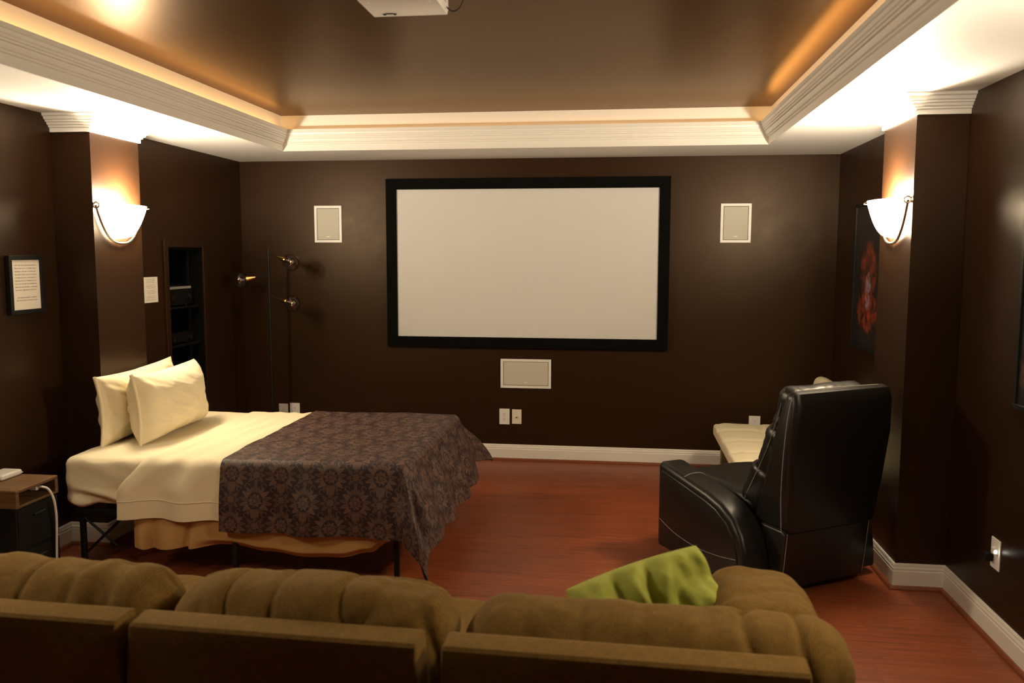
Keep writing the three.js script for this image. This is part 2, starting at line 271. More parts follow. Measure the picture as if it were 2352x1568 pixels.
// ------------------------------------------------------------------ projection screen
{
  const g = thing('projection_screen', 'white wide projection screen in a black velvet frame on the far wall', 'screen', [2.386, 0.928, 0]);
  const w = 2.27, h = 1.357, f = 0.085;
  const bar = (pts) => { const s = new THREE.Shape(pts.map((p) => new THREE.Vector2(...p))); return metreUV(new THREE.ExtrudeGeometry(s, { depth: 0.034, bevelEnabled: true, bevelSize: 0.003, bevelThickness: 0.003, bevelOffset: -0.003, bevelSegments: 2 }).translate(0, 0, 0.003)); };
  const A = [[-w / 2, 0], [w / 2, 0], [w / 2, h], [-w / 2, h]], B = [[-w / 2 + f, f], [w / 2 - f, f], [w / 2 - f, h - f], [-w / 2 + f, h - f]];
  for (let i = 0; i < 4; i++) { const k = (i + 1) % 4; mesh('frame_bar', bar([A[i], A[k], B[k], B[i]]), M.blackVelvet, g); }
  mesh('screen_surface', metreUV(box(-w / 2 + f - 0.005, w / 2 - f + 0.005, f - 0.005, h - f + 0.005, 0.004, 0.022)), M.screenCloth, g).userData.label = 'matt white screen cloth';
}
// ------------------------------------------------------------------ in-wall speakers
function speaker(cx, cy, w, h, label, group) {
  const g = thing('wall_speaker', label, 'speaker', [cx, cy - h / 2, 0], 0, group), f = 0.021;
  const s = new THREE.Shape(); s.moveTo(-w / 2, 0); s.lineTo(w / 2, 0); s.lineTo(w / 2, h); s.lineTo(-w / 2, h); s.closePath();
  const o = new THREE.Path(); o.moveTo(-w / 2 + f, f); o.lineTo(-w / 2 + f, h - f); o.lineTo(w / 2 - f, h - f); o.lineTo(w / 2 - f, f); o.closePath(); s.holes.push(o);
  mesh('frame', metreUV(new THREE.ExtrudeGeometry(s, { depth: 0.008, bevelEnabled: true, bevelSize: 0.002, bevelThickness: 0.002, bevelOffset: -0.002, bevelSegments: 2 })), M.plate, g);
  const gr = mesh('grille', metreUV(rbox(-w / 2 + f + 0.003, w / 2 - f - 0.003, f + 0.003, h - f - 0.003, 0, 0.006, 0.003)), M.grille, g);
  mesh('badge', rbox(-0.014, 0.014, f + 0.022, f + 0.030, 0.005, 0.0085, 0.0015), M.plate, gr);
}
speaker(0.752, 1.926, 0.232, 0.300, 'upright white wall speaker by the glass-globe floor lamp', 'upright wall speakers beside the screen');
speaker(4.022, 1.925, 0.232, 0.301, 'upright white wall speaker between the screen and the poster corner', 'upright wall speakers beside the screen');
speaker(2.392, 0.718, 0.412, 0.238, 'wide white wall speaker lying level under the screen');
// ------------------------------------------------------------------ wall plates
function plate(name, pos, turn, label, kind, group, mat = M.plate, w = 0.082, h = 0.125) {
  const g = thing(name, label, 'wall plate', [pos[0], pos[1] - h / 2, pos[2]], turn, group);
  mesh('cover_plate', rbox(-w / 2, w / 2, 0, h, 0, 0.006, 0.0028), mat, g);
  if (kind === 'outlet') for (const y of [h / 2 - 0.021, h / 2 + 0.021]) {
    const r = mesh('receptacle', rbox(-0.016, 0.016, y - 0.0145, y + 0.0145, 0.003, 0.0075, 0.0015), M.plate, g);
    for (const sx of [-0.0065, 0.0065]) mesh('slot', box(sx - 0.0012, sx + 0.0012, y - 0.001, y + 0.008, 0.006, 0.0077), M.dark, r);
    mesh('slot', new THREE.CylinderGeometry(0.0025, 0.0025, 0.0017, 10).rotateX(Math.PI / 2).translate(0, y - 0.007, 0.0069), M.dark, r);
  } else if (kind === 'jack') { mesh('jack', new THREE.CylinderGeometry(0.006, 0.0065, 0.012, 14).rotateX(Math.PI / 2).translate(0, h / 2 - 0.004, 0.011), M.nickel, g); }
  if (kind) mesh('screw', new THREE.CylinderGeometry(0.003, 0.003, 0.002, 10).rotateX(Math.PI / 2).translate(0, kind === 'outlet' ? h / 2 : h - 0.02, 0.0068), M.nickel, g);
  return g;
}
plate('power_outlet', [2.218, 0.361, 0], 0, 'white double power outlet on the wall under the wide speaker', 'outlet', undefined, M.plate, 0.085, 0.130);
plate('cable_jack', [2.319, 0.362, 0], 0, 'ivory coaxial jack plate next to the double outlet under the speaker', 'jack', undefined, std({ color: lin(0.80, 0.74, 0.60), roughness: 0.4 }), 0.078, 0.120);
plate('blank_plate', [0.328, 0.361, 0], 0, 'greyish wall plate peeking over the bed beside the lamp pole', 'jack', undefined, std({ color: lin(0.5, 0.46, 0.44), roughness: 0.4 }), 0.080, 0.120);
plate('power_outlet', [0.428, 0.366, 0], 0, 'white double outlet peeking over the far edge of the bed', 'outlet', undefined, M.plate, 0.086, 0.128);
plate('power_outlet', [4.210, 0.354, 0], 0, 'white double outlet above the cream futon seat', 'outlet', undefined, M.plate, 0.088, 0.128);
{
  const g = plate('power_outlet', [W, 0.386, 2.955], -Math.PI / 2, 'white double outlet with a black plug on the wall past the pillar', 'outlet', undefined, M.plate, 0.086, 0.134);
  // local x of this plate runs along +z of the room
  mesh('plug', rbox(-0.042, -0.006, 0.030, 0.066, 0.006, 0.040, 0.006), M.dark, g).userData.label = 'black power plug';
  const n = mesh('night_light_body', rbox(0.004, 0.034, 0.072, 0.104, 0.006, 0.026, 0.006), M.whitePlastic, g);
  mesh('light_emitting_diode', new THREE.SphereGeometry(0.0055, 12, 8).translate(0.034, 0.086, 0.020), std({ color: lin(1, 1, 1), emissive: lin(1, 0.97, 0.9), emissiveIntensity: 8 }), n);
  const l = new THREE.PointLight(lin(1, 0.97, 0.9), 0.0009); l.castShadow = true; l.shadow.radius = 0.25; l.position.set(W - 0.020, 0.386 - 0.067 + 0.086, 2.955 + 0.034); scene.add(l);
}

// ------------------------------------------------------------------ niche with audio gear in the left wall
{
  const { z0, z1, y0, y1, d } = NICHE;
  const g = thing('equipment_niche', 'tall dark recessed shelf niche in the wall behind the bed', 'shelf', [0, y0, (z0 + z1) / 2]);
  const hz = (z1 - z0) / 2, hy = y1 - y0, t = 0.016;
  mesh('liner', metreUV(merge([box(-d, -d + t, 0, hy, -hz, hz), box(-d, 0, 0, hy, -hz, -hz + t), box(-d, 0, 0, hy, hz - t, hz), box(-d, 0, 0, t, -hz, hz), box(-d, 0, hy - t, hy, -hz, hz)])), M.blackVelvet, g);
  const fw = 0.055; for (const [a, b, c, e] of [[-fw, hy + fw, -hz - fw, -hz], [-fw, hy + fw, hz, hz + fw], [hy, hy + fw, -hz, hz], [-fw, 0, -hz, hz]]) mesh('casing', metreUV(rbox(0, 0.016, a, b, c, e, 0.004, 2)), M.brown, g);
  for (const y of [1.300, 1.025, 0.72]) mesh('shelf', metreUV(rbox(-d + t, -0.012, y - y0 - 0.016, y - y0, -hz + t, hz - t, 0.003, 2)), M.blackGloss, g);
  for (const z of [-hz + t + 0.02, hz - t - 0.02]) mesh('rack_post', box(-0.10, -0.085, t, hy - t, z - 0.008, z + 0.008), M.blackMetal, g);
  const dev = (y, h, w, label, strip, n) => {
    const a = thing(n, label, 'audio device', [-0.22, y, (z0 + z1) / 2]);
    mesh('case', rbox(-0.17, 0.17, 0.008, h, -w / 2, w / 2, 0.004), M.blackGloss, a);
    for (const sx of [-0.13, 0.13]) for (const sz of [-w / 2 + 0.04, w / 2 - 0.04]) mesh('foot', cyl(0.014, 0.014, 0.01, sx, 0, sz, 12), M.dark, a);
    if (strip) mesh('display_trim', rbox(0.168, 0.175, h - 0.030, h - 0.012, -w / 2 + 0.03, w / 2 - 0.03, 0.002), std({ color: lin(0.30, 0.29, 0.27), roughness: 0.3 }), a).userData.label = 'pale strip along the top';
    for (const sz of [-w / 2 + 0.06, w / 2 - 0.06]) mesh('knob', new THREE.CylinderGeometry(0.018, 0.020, 0.018, 20).rotateZ(Math.PI / 2).translate(0.178, h * 0.42, sz), M.blackMetal, a);
  };
  dev(1.300, 0.155, 0.38, 'black audio receiver with a pale strip on the upper niche shelf', true, 'audio_receiver');
  dev(1.025, 0.085, 0.36, 'low black disc player on the middle niche shelf', false, 'disc_player');
  dev(0.720, 0.110, 0.36, 'black amplifier low in the niche behind the pillows', false, 'amplifier');
}
// ------------------------------------------------------------------ notices and posters
function notice(c, w, h, lines) {
  c.fillStyle = '#ece6da'; c.fillRect(0, 0, w, h); c.fillStyle = '#857b70';
  for (const [y, x0, x1, t] of lines) { let x = x0 * w; while (x < x1 * w) { const l = w * (0.03 + rnd() * 0.07); c.globalAlpha = 0.5 + rnd() * 0.35; c.fillRect(x, y * h, Math.min(l, x1 * w - x), h * t); x += l + w * 0.014; } } c.globalAlpha = 1;
}
{
  const g = thing('framed_notice', 'white printed notice in a black frame on the wall by the bed', 'notice', [0, 1.37, 2.632], Math.PI / 2);
  const w = 0.235, h = 0.285, L = []; for (let i = 0; i < 9; i++) L.push([0.10 + i * 0.062, 0.10 + 0.02 * rnd(), 0.86 + 0.03 * rnd(), 0.018]); L.push([0.745, 0.16, 0.86, 0.02], [0.80, 0.14, 0.87, 0.02]);
  const t = canvasTex(512, 640, (c, a, b) => notice(c, a, b, L));
  mesh('paper', new THREE.BoxGeometry(w - 0.022, h - 0.022, 0.004).translate(0, h / 2, 0.016), std({ map: t, roughness: 0.8 }), g);
  for (const [a, b, c, d] of [[-w / 2 - 0.012, w / 2 + 0.012, h - 0.012, h + 0.012], [-w / 2 - 0.012, w / 2 + 0.012, -0.012, 0.012], [-w / 2 - 0.012, -w / 2 + 0.012, 0.012, h - 0.012], [w / 2 - 0.012, w / 2 + 0.012, 0.012, h - 0.012]]) mesh('frame_bar', rbox(a, b, c, d, 0, 0.026, 0.003, 2), M.dark, g);
  const n = thing('paper_notice', 'unframed printed sheet taped to the wall beside the niche', 'notice', [0, 1.351, 1.410], Math.PI / 2);
  const LL = []; for (const y of [0.08, 0.14, 0.20, 0.30, 0.36, 0.42, 0.52, 0.58, 0.64, 0.74, 0.80, 0.88]) LL.push([y, 0.12 + 0.1 * rnd(), 0.75 + 0.15 * rnd(), 0.018]);
  mesh('sheet_of_paper', new THREE.BoxGeometry(0.168, 0.172, 0.0015).translate(0, 0.086, 0.002), std({ map: canvasTex(512, 512, (c, a, b) => notice(c, a, b, LL)), roughness: 0.8 }), n);
}
function poster(y, z, h, w, label, draw, hue) {
  const g = thing('framed_poster', label, 'poster', [W, y, z], -Math.PI / 2);
  mesh('print', new THREE.BoxGeometry(w - 0.03, h - 0.03, 0.004).translate(0, h / 2, 0.010), phys({ map: canvasTex(512, 768, draw), roughness: 0.5, clearcoat: 0.6, clearcoatRoughness: 0.12 }), g);
  for (const [a, b, c, d] of [[-w / 2, w / 2, h - 0.024, h], [-w / 2, w / 2, 0, 0.024], [-w / 2, -w / 2 + 0.024, 0.024, h - 0.024], [w / 2 - 0.024, w / 2, 0.024, h - 0.024]]) mesh('frame_bar', rbox(a, b, c, d, 0, 0.022, 0.003, 2), M.dark, g);
}
const blob = (c, x, y, rx, ry, col, n = 60) => { for (let i = 0; i < n; i++) { const a = rnd() * 6.283, r = Math.sqrt(rnd()); c.fillStyle = col(rnd()); c.beginPath(); c.ellipse(x + Math.cos(a) * r * rx, y + Math.sin(a) * r * ry, rx * (0.08 + 0.2 * rnd()), ry * (0.05 + 0.14 * rnd()), rnd() * 3, 0, 7); c.fill(); } };
poster(1.04, 0.90, 0.99, 0.69, 'dark framed poster with abstract rust and lilac shapes behind the recliner', (c, w, h) => {
  c.fillStyle = '#0d0e11'; c.fillRect(0, 0, w, h);
  blob(c, w * 0.5, h * 0.47, w * 0.26, h * 0.20, (t) => `rgba(${90 + 80 * t},${34 + 30 * t},${16 + 18 * t},0.35)`, 160);
  blob(c, w * 0.5, h * 0.74, w * 0.36, h * 0.13, (t) => `rgba(${120 + 70 * t},${38 + 30 * t},${18 + 10 * t},0.32)`, 160);
  blob(c, w * 0.5, h * 0.60, w * 0.10, h * 0.13, (t) => `rgba(${120 + 70 * t},${115 + 70 * t},${150 + 60 * t},0.30)`, 110);
  blob(c, w * 0.5, h * 0.92, w * 0.40, h * 0.05, (t) => `rgba(${36 + 20 * t},${30 + 16 * t},${38 + 16 * t},0.4)`, 60);
});
poster(1.045, 3.405, 0.99, 0.69, 'framed poster with abstract amber shapes near the plugged outlet', (c, w, h) => {
  c.fillStyle = '#120d0a'; c.fillRect(0, 0, w, h);
  blob(c, w * 0.5, h * 0.45, w * 0.5, h * 0.22, (t) => `rgba(${150 + 80 * t},${80 + 50 * t},${24 + 20 * t},0.4)`, 240);
  blob(c, w * 0.5, h * 0.84, w * 0.5, h * 0.12, (t) => `rgba(${70 + 30 * t},${40 + 20 * t},${40 + 20 * t},0.4)`, 120);
});

// ------------------------------------------------------------------ projector under the tray
{
  const g = thing('ceiling_projector', 'white video projector hung under the brown tray ceiling', 'projector', [2.352, 2.56, 3.67]);
  mesh('body', extrude([[-0.139, 0], [0.139, 0], [0.143, 0.02], [0.143, 0.086], [0.135, 0.094], [-0.135, 0.094], [-0.143, 0.086], [-0.143, 0.02]], 0.225, 0.010, 4), M.whitePlastic, g);
  mesh('lens', new THREE.CylinderGeometry(0.032, 0.036, 0.03, 28).rotateX(Math.PI / 2).translate(-0.06, 0.05, -0.122), M.dark, g);
  const v = mesh('foot_recess', new THREE.CylinderGeometry(0.026, 0.026, 0.004, 24).scale(1, 1, 0.55).translate(-0.072, 0.0005, -0.075), M.dark, g);
  mesh('foot', new THREE.CylinderGeometry(0.017, 0.014, 0.008, 20).scale(1, 1, 0.5).translate(0, -0.001, 0).translate(-0.072, 0, -0.078), M.whitePlastic, v);
  for (const [x, z] of [[-0.105, -0.072], [-0.040, -0.072], [0.11, 0.07], [-0.11, 0.07]]) mesh('screw_boss', cyl(0.005, 0.005, 0.004, x, -0.0025, z, 12), M.plate, g);
  for (let i = 0; i < 7; i++) mesh('vent_slat', box(0.1425, 0.1445, 0.03, 0.07, -0.06 + i * 0.016, -0.052 + i * 0.016), M.grille, g);
  mesh('ceiling_mount', merge([cyl(0.02, 0.02, 0.05, 0, 0.09, 0), cyl(0.05, 0.05, 0.008, 0, 0.132, 0)]), M.whitePlastic, g);
  const c = []; for (let i = 0; i <= 28; i++) { const a = -Math.PI * 0.95 + i / 28 * Math.PI * 1.9; c.push(V(2.523 + 0.043 * Math.sin(a), 2.637 - 0.075 * Math.cos(a), 3.60 + 0.02 * Math.sin(a * 0.5))); }
  c.push(V(2.515, 2.7, 3.61));
  tag(mesh('projector_cable', new THREE.TubeGeometry(new THREE.CatmullRomCurve3(c), 80, 0.0022, 6), M.dark), 'thin black cable looping down beside the projector', 'cable');
}

// ------------------------------------------------------------------ floor lamp with three globes
{
  const g = thing('floor_lamp', 'slim black floor lamp with three clear glass globes and brass sockets', 'floor lamp', [0.379, 0, 0.35]);
  mesh('base', merge([cyl(0.14, 0.135, 0.018, 0, 0, 0, 40), cyl(0.02, 0.012, 0.03, 0, 0.018, 0)]), M.blackMetal, g);
  mesh('pole', cyl(0.0085, 0.0085, 1.70, 0, 0.02, 0, 16), M.blackMetal, g);
  const glass = phys({ color: lin(0.72, 0.68, 0.64), transmission: 1, thickness: 0, roughness: 0.02, ior: 1.5, side: THREE.DoubleSide });
  for (const [y, dx, dy, dz, R, ex] of [[1.690, 0.92, -0.36, 0.10, 0.068, 0], [1.520, -0.97, -0.20, 0.06, 0.068, 0.03], [1.352, 0.95, -0.29, 0.12, 0.066, 0]]) {
    const dir = V(dx, dy, dz).normalize(), at = (t) => { const q = dir.clone().multiplyScalar(t > 0 ? t + ex : 0); return [q.x, y + q.y, q.z]; };
    mesh('arm', rod(at(0), at(0.085), 0.005), M.blackMetal, g);
    const sock = mesh('socket', merge([rod(at(0.080), at(0.150), 0.006, 0.024, 20), rod(at(0.150), at(0.160), 0.024, 0.022, 20)]), M.brass, g); sock.userData.label = 'brass cone socket';
    const gl = mesh('globe', new THREE.SphereGeometry(R, 32, 20).translate(...at(0.155 + R * 0.82)), glass, g); gl.userData.label = 'clear glass globe';
    const bulb = new THREE.IcosahedronGeometry(0.026, 1).translate(...at(0.212));
    mesh('bulb', merge([bulb, rod(at(0.158), at(0.19), 0.011, 0.013)]), std({ color: lin(0.9, 0.82, 0.7), roughness: 0.16, metalness: 1, flatShading: true }), gl);
  }
}

// ------------------------------------------------------------------ bed
const BX0 = 0.245, BX1 = 2.115, BZ0 = 1.37, BZ1 = 2.745, BT = 0.615, BB = 0.365;
{
  const g = thing('metal_bed', 'black metal platform bed base under the mattress', 'bed base', [(BX0 + BX1) / 2, 0, (BZ0 + BZ1) / 2]);
  const hx = 0.92, hz = 0.655, y = 0.335;
  for (const z of [-hz, hz]) mesh('side_rail', rbox(-hx, hx, y - 0.03, y, z - 0.015, z + 0.015, 0.004, 2), M.blackMetal, g);
  for (const x of [-hx, -0.31, 0.31, hx]) mesh('cross_rail', rbox(x - 0.014, x + 0.014, y - 0.03, y - 0.002, -hz, hz, 0.004, 2), M.blackMetal, g);
  for (const x of [-0.85, 0, 0.86]) for (const z of [-hz, 0, hz]) { const l = mesh('leg', rbox(x - 0.013, x + 0.013, 0, y - 0.01, z - 0.013, z + 0.013, 0.004, 2), M.blackMetal, g); mesh('foot_cap', rbox(x - 0.016, x + 0.016, 0, 0.02, z - 0.016, z + 0.016, 0.004, 2), M.dark, l); }
  for (const z of [-hz, 0, hz]) { mesh('brace', rod([-0.84, 0.09, z], [-0.60, y - 0.02, z], 0.008), M.blackMetal, g); mesh('brace', rod([-0.84, y - 0.05, z], [-0.66, 0.14, z], 0.007), M.blackMetal, g); }
  for (let i = 0; i < 9; i++) mesh('slat_wire', rod([-hx, y - 0.004, -hz + 0.12 + i * 0.134], [hx, y - 0.004, -hz + 0.12 + i * 0.134], 0.004, 0.004, 6), M.blackMetal, g);
}
{
  const g = thing('mattress', 'full-size mattress in a creased cream fitted sheet on the metal frame', 'mattress', [(BX0 + BX1) / 2, BB, (BZ0 + BZ1) / 2]);
  const w = BX1 - BX0, d = BZ1 - BZ0, h = BT - BB;
  const geo = softBox(w, h, d, 0.05, [110, 24, 84], (x, y, z, nx, ny, nz) => {
    let b = 0.004 * fbm(x * 3, y * 3, z * 3);
    if (nz > 0.5 && x < -0.1) { const k = sstep(-0.02, -0.1, y) , q = (y + 0.125) * 9 + (x + 0.93) * 1.9; b += 0.040 * k * Math.sin(q * 7.5) * sstep(-0.96, -0.8, x) * (1 - sstep(-0.42, -0.2, x)); b += 0.006 * noise(x * 3, y * 18 + x * 8, 2); }
    if (ny > 0.6) b += 0.0035 * fbm(x * 2 + z * 5, z * 2, 4) + 0.004 * Math.max(0, noise(x * 9 - z * 5, z * 2, 8));
    return b;
  }).translate(0, h / 2, 0);
  mesh('fitted_sheet', geo, M.sheet, g);
}
// how cloth falls over the edge of the mattress
const R = 0.05;
function fall(a, flare) { const q = R * Math.PI / 2; if (a <= 0) return [a, 0]; if (a < q) return [R * Math.sin(a / R), R * (1 - Math.cos(a / R))]; return [R + flare * (a - q), R + (a - q) * Math.sqrt(1 - flare * flare)]; }
// damask comforter
{
  const tile = canvasTex(1024, 1024, (c, w) => {
    c.fillStyle = '#29141a'; c.fillRect(0, 0, w, w);
    const G = ['#5f463d', '#533b34', '#684e41'];
    const leaf = (x, y, a, l, wd, col) => { c.save(); c.translate(x, y); c.rotate(a); c.fillStyle = col; c.beginPath(); c.moveTo(0, 0); c.bezierCurveTo(l * 0.25, wd, l * 0.75, wd * 0.9, l, 0); c.bezierCurveTo(l * 0.75, -wd * 0.9, l * 0.25, -wd, 0, 0); c.fill(); c.strokeStyle = '#29141a'; c.lineWidth = 4; c.beginPath(); c.moveTo(l * 0.12, 0); c.lineTo(l * 0.82, 0); c.stroke(); c.restore(); };
    const medal = (x, y) => {   // an upright plume of paired leaves round a layered flower
      for (const sx of [-1, 1]) for (let k = 0; k < 8; k++) { const t = k / 7, a = -1.45 + t * 2.75, l = 150 + 85 * Math.sin(t * Math.PI) + (k === 0 ? 60 : 0); leaf(x + sx * 18, y - 60 + t * 120, sx > 0 ? a : Math.PI - a, l, 46, G[k % 3]); }
      leaf(x, y - 60, -Math.PI / 2, 215, 56, G[0]); leaf(x, y + 70, Math.PI / 2, 190, 48, G[1]);
      c.fillStyle = '#29141a'; c.beginPath(); c.ellipse(x, y, 112, 128, 0, 0, 7); c.fill();
      for (let k = 0; k < 9; k++) leaf(x, y, k / 9 * 6.283 + 0.3, 106, 34, G[(k + 1) % 3]);
      c.fillStyle = '#29141a'; c.beginPath(); c.arc(x, y, 44, 0, 7); c.fill();
      for (let k = 0; k < 6; k++) leaf(x, y, k / 6 * 6.283, 42, 15, G[2]);
    };
    const rosette = (x, y) => {
      for (const [a, l] of [[0, 150], [0.75, 165], [1.57, 190], [2.39, 165], [3.14, 150], [3.89, 165], [4.71, 190], [5.53, 165]]) leaf(x, y, a, l, 40, G[1]);
      c.fillStyle = '#29141a'; c.beginPath(); c.arc(x, y, 74, 0, 7); c.fill(); for (let k = 0; k < 8; k++) leaf(x, y, k / 8 * 6.283 + 0.2, 70, 22, G[k % 2 ? 2 : 0]);
      c.strokeStyle = G[2]; c.lineWidth = 10; for (const sx of [-1, 1]) for (const sy of [-1, 1]) { c.beginPath(); c.arc(x + sx * 128, y + sy * 168, 36, 0, 4.8); c.stroke(); }
    };
    for (const ox of [-w, 0, w]) for (const oy of [-w, 0, w]) { for (const [f, X, Y, k] of [[rosette, 768, 256, 1.32], [rosette, 256, 768, 1.32], [medal, 256, 256, 1.34], [medal, 768, 768, 1.34]]) { c.save(); c.translate(ox + X, oy + Y); c.scale(k, k); f(0, 0); c.restore(); } }
    for (let i = 0; i < 26000; i++) { c.fillStyle = rnd() < 0.5 ? 'rgba(30,16,18,0.16)' : 'rgba(150,132,110,0.10)'; c.fillRect(rnd() * w, rnd() * w, 2 + rnd() * 5, 1.5); }
  });
  tile.repeat.set(1 / 0.26, 1 / 0.26);
  const g = thing('damask_comforter', 'dark purple-brown damask comforter draped over the foot of the bed', 'comforter', [0, 0, 0]);
  const x0 = 1.135, LX = (BX1 - R - x0) + 0.455, tz0 = -0.38, LZ = (BZ1 - BZ0 - 2 * R) + 0.38 + 0.40, up = 0.022;
  const f = (u, v) => {
    const s = u * LX, t = tz0 + v * LZ, a = s - (BX1 - R - x0), b = t - (BZ1 - BZ0 - 2 * R), c = -t;   // overhang at foot, near side, far side
    const e = b > 0 ? b : c > 0 ? c : 0, sg = b > 0 ? 1 : -1, aa = Math.max(0, a), zi = b > 0 ? BZ1 - R : BZ0 + R;
    const soft = 0.010 * fbm(s * 2.2, t * 2.2, 1) + 0.004 * Math.max(0, noise(s * 7 + t * 3, t * 5, 6));
    if (aa <= 0 && e <= 0) return [x0 + s, BT + up + soft, BZ0 + R + t];
    const r = Math.hypot(aa, e) * (sg < 0 && aa > 0 && e > 0 ? 0.78 : 1), ph = Math.atan2(e, aa), k = sstep(0.04, 0.3, r), mid = Math.sin(2 * ph);
    const flare = aa > 0 && e > 0 ? mix(mix(0.30, 0.12, ph / (Math.PI / 2)), sg > 0 ? 0.30 : 0.64, mid * mid) : aa > 0 ? 0.30 : 0.06;
    const [o, d] = fall(r, flare);
    const along = aa > 0 ? t : s, fold = k * (0.016 * Math.sin(along * 17 + 2 * noise(along * 2, 3)) + 0.020 * noise(along * 6, r * 1.6, 9) + 0.024) + (aa > 0 && e > 0 ? k * 0.026 * Math.sin(ph * 8 + 0.6) * mid : 0);
    const ho = o + fold, cx = Math.cos(ph), cz = Math.sin(ph);
    const X = (aa > 0 ? BX1 - R : x0 + s) + cx * ho, Z = (e > 0 ? zi : BZ0 + R + t) + sg * cz * ho;
    return [X + (e > 0 ? 0 : 0), Math.max(0.07, BT + up - d * 0.985 + soft * (1 - k)), Z + (e > 0 && sg > 0 ? up * 0.8 : 0) - (e > 0 && sg < 0 ? up * 0.8 : 0)];
  };
  const [outer, inner] = cloth(130, 190, f, 0.014, (u, v) => [u * LX, v * LZ]);
  mesh('damask_face', outer, phys({ map: tile, roughness: 0.62, bumpMap: tile, bumpScale: 0.0008, sheen: 0.7, sheenRoughness: 0.35, sheenColor: lin(0.26, 0.11, 0.12), side: THREE.DoubleSide }), g);
  mesh('lining', inner, std({ color: lin(0.008, 0.006, 0.008), roughness: 0.9, side: THREE.DoubleSide }), g).userData.label = 'black lining';
}
// cream flat sheet folded back in front of the comforter
{
  const x0 = 0.70, x1 = 1.175, LZ = (BZ1 - BZ0 - 2 * R) + 0.12 + 0.335, up = 0.009;
  const f = (u, v) => {
    const t = -0.12 + v * LZ, b = t - (BZ1 - BZ0 - 2 * R), s = u * (x1 - x0), e = Math.max(0, b), c = Math.max(0, -t);
    let x = x0 + s; const edge = 1 - u;
    const wr = 0.007 * noise(s * 11 + t * 1.2, t * 1.5, 3) + 0.005 * Math.sin(s * 46 + t * 4 + 3 * noise(t * 2, s * 4)) * sstep(0.0, 0.4, t + 0.2);
    if (e <= 0 && c <= 0) return [x - 0.0, BT + up + Math.max(-0.004, wr), BZ0 + R + t];
    const [o, d] = fall(Math.max(e, c), 0.05), k = sstep(0.02, 0.2, e);
    x += -k * edge * 0.07 - k * 0.03;
    const fo = 0.022 * k * Math.sin(s * 23 + 1.2) + 0.012 * k * noise(s * 8, d * 3, 5) + 0.02 * k * sstep(0.4, 0.0, u) + 0.022 * k;
    return [x, BT + up - d + (1 - k) * Math.max(-0.004, wr), e > 0 ? BZ1 - R + o + 0.010 + fo : BZ0 + R - o];
  };
  const [a, b] = cloth(60, 130, f, 0.004); const g = thing('flat_sheet', 'cream flat sheet folded across the bed and hanging over its side', 'sheet');
  mesh('sheet_cloth', merge([a, b]), M.sheet, g);
  mesh('hem', tube(Array.from({ length: 30 }, (_, i) => { const p = f(i / 29, 0.945); return V(p[0], p[1], p[2] + 0.002); }), 0.0022, 60, 6), M.sheet, g);
}
// tan blanket hanging under the comforter
{
  const bottom = (x) => { const P = [[0.64, 0.158], [0.72, 0.148], [0.95, 0.165], [1.15, 0.172], [1.35, 0.145], [1.55, 0.125], [1.75, 0.132], [1.90, 0.165], [2.0, 0.225], [2.03, 0.26]]; for (let i = 1; i < P.length; i++) if (x <= P[i][0]) { const t = sstep(P[i - 1][0], P[i][0], x); return mix(P[i - 1][1], P[i][1], t); } return 0.26; };
  const f = (u, v) => {
    const x = mix(0.645, 2.03, u), yb = bottom(x), y = mix(0.345, yb, v), near = 1 - sstep(0.98, 1.1, x), hang = sstep(0.36, 0.2, y);
    return [x + near * hang * 0.02 * Math.sin(x * 30), y, BZ1 + 0.006 + hang * (near * (0.012 + 0.022 * Math.sin((x - 0.64) * 40)) - (1 - near) * 0.05 * sstep(0.2, 0.0, (y - yb) / 0.2 ) + 0.010 * noise(x * 7, y * 5, 2))];
  };
  const [a, b] = cloth(140, 40, f, 0.005); tag(mesh('tan_blanket', merge([a, b]), M.tan), 'tan blanket edge sagging below the comforter on the bed side', 'blanket');
}
// bed pillows
function pillow(label, pos, yaw, lean, w, h, t, sd, roll = 0) {
  const geo = pillowGeo(w, h, t, 56, (u, v, s) => 0.010 * fbm(u * 1.6 + sd, v * 1.6, s * 2) + 0.012 * Math.max(0, noise(u * 2.2 + v * 3.2 + sd, v * 1.1 - u, s)) * 1.6 + 0.006 * noise(u * 7 + sd, v * 2, s * 3) * (Math.abs(u) > 0.55 ? 1.6 : 0.5));
  geo.rotateZ(roll); geo.translate(0, h / 2, 0); geo.rotateX(-lean); geo.rotateY(yaw);
  const g = thing('bed_pillow', label, 'pillow', pos, 0, undefined); mesh('pillow_case', metreUVkeep(geo), M.sheet, g);
  const p = []; for (let i = 0; i <= 20; i++) { const v = i / 10 - 1; p.push(V(-w / 2 * (1 - 0.09 * (1 - v * v)), h / 2 * v, 0).applyAxisAngle(V(0, 0, 1), roll).add(V(0, h / 2, 0)).applyAxisAngle(V(1, 0, 0), -lean).applyAxisAngle(V(0, 1, 0), yaw)); }
  mesh('open_hem', tube(p, 0.010, 40, 8), M.sheet, g);
}
function metreUVkeep(g) { return metreUV(g); }
pillow('cream bed pillow propped against the pillar behind another pillow', [0.315, BT + 0.002, 2.105], Math.PI / 2 + 0.0, 0.04, 0.80, 0.40, 0.16, 3.1, 0.03);
pillow('cream bed pillow leaning in front of another pillow on the mattress', [0.500, BT + 0.000, 2.075], Math.PI / 2 + 0.05, 0.09, 0.77, 0.400, 0.27, 8.4, 0.0);

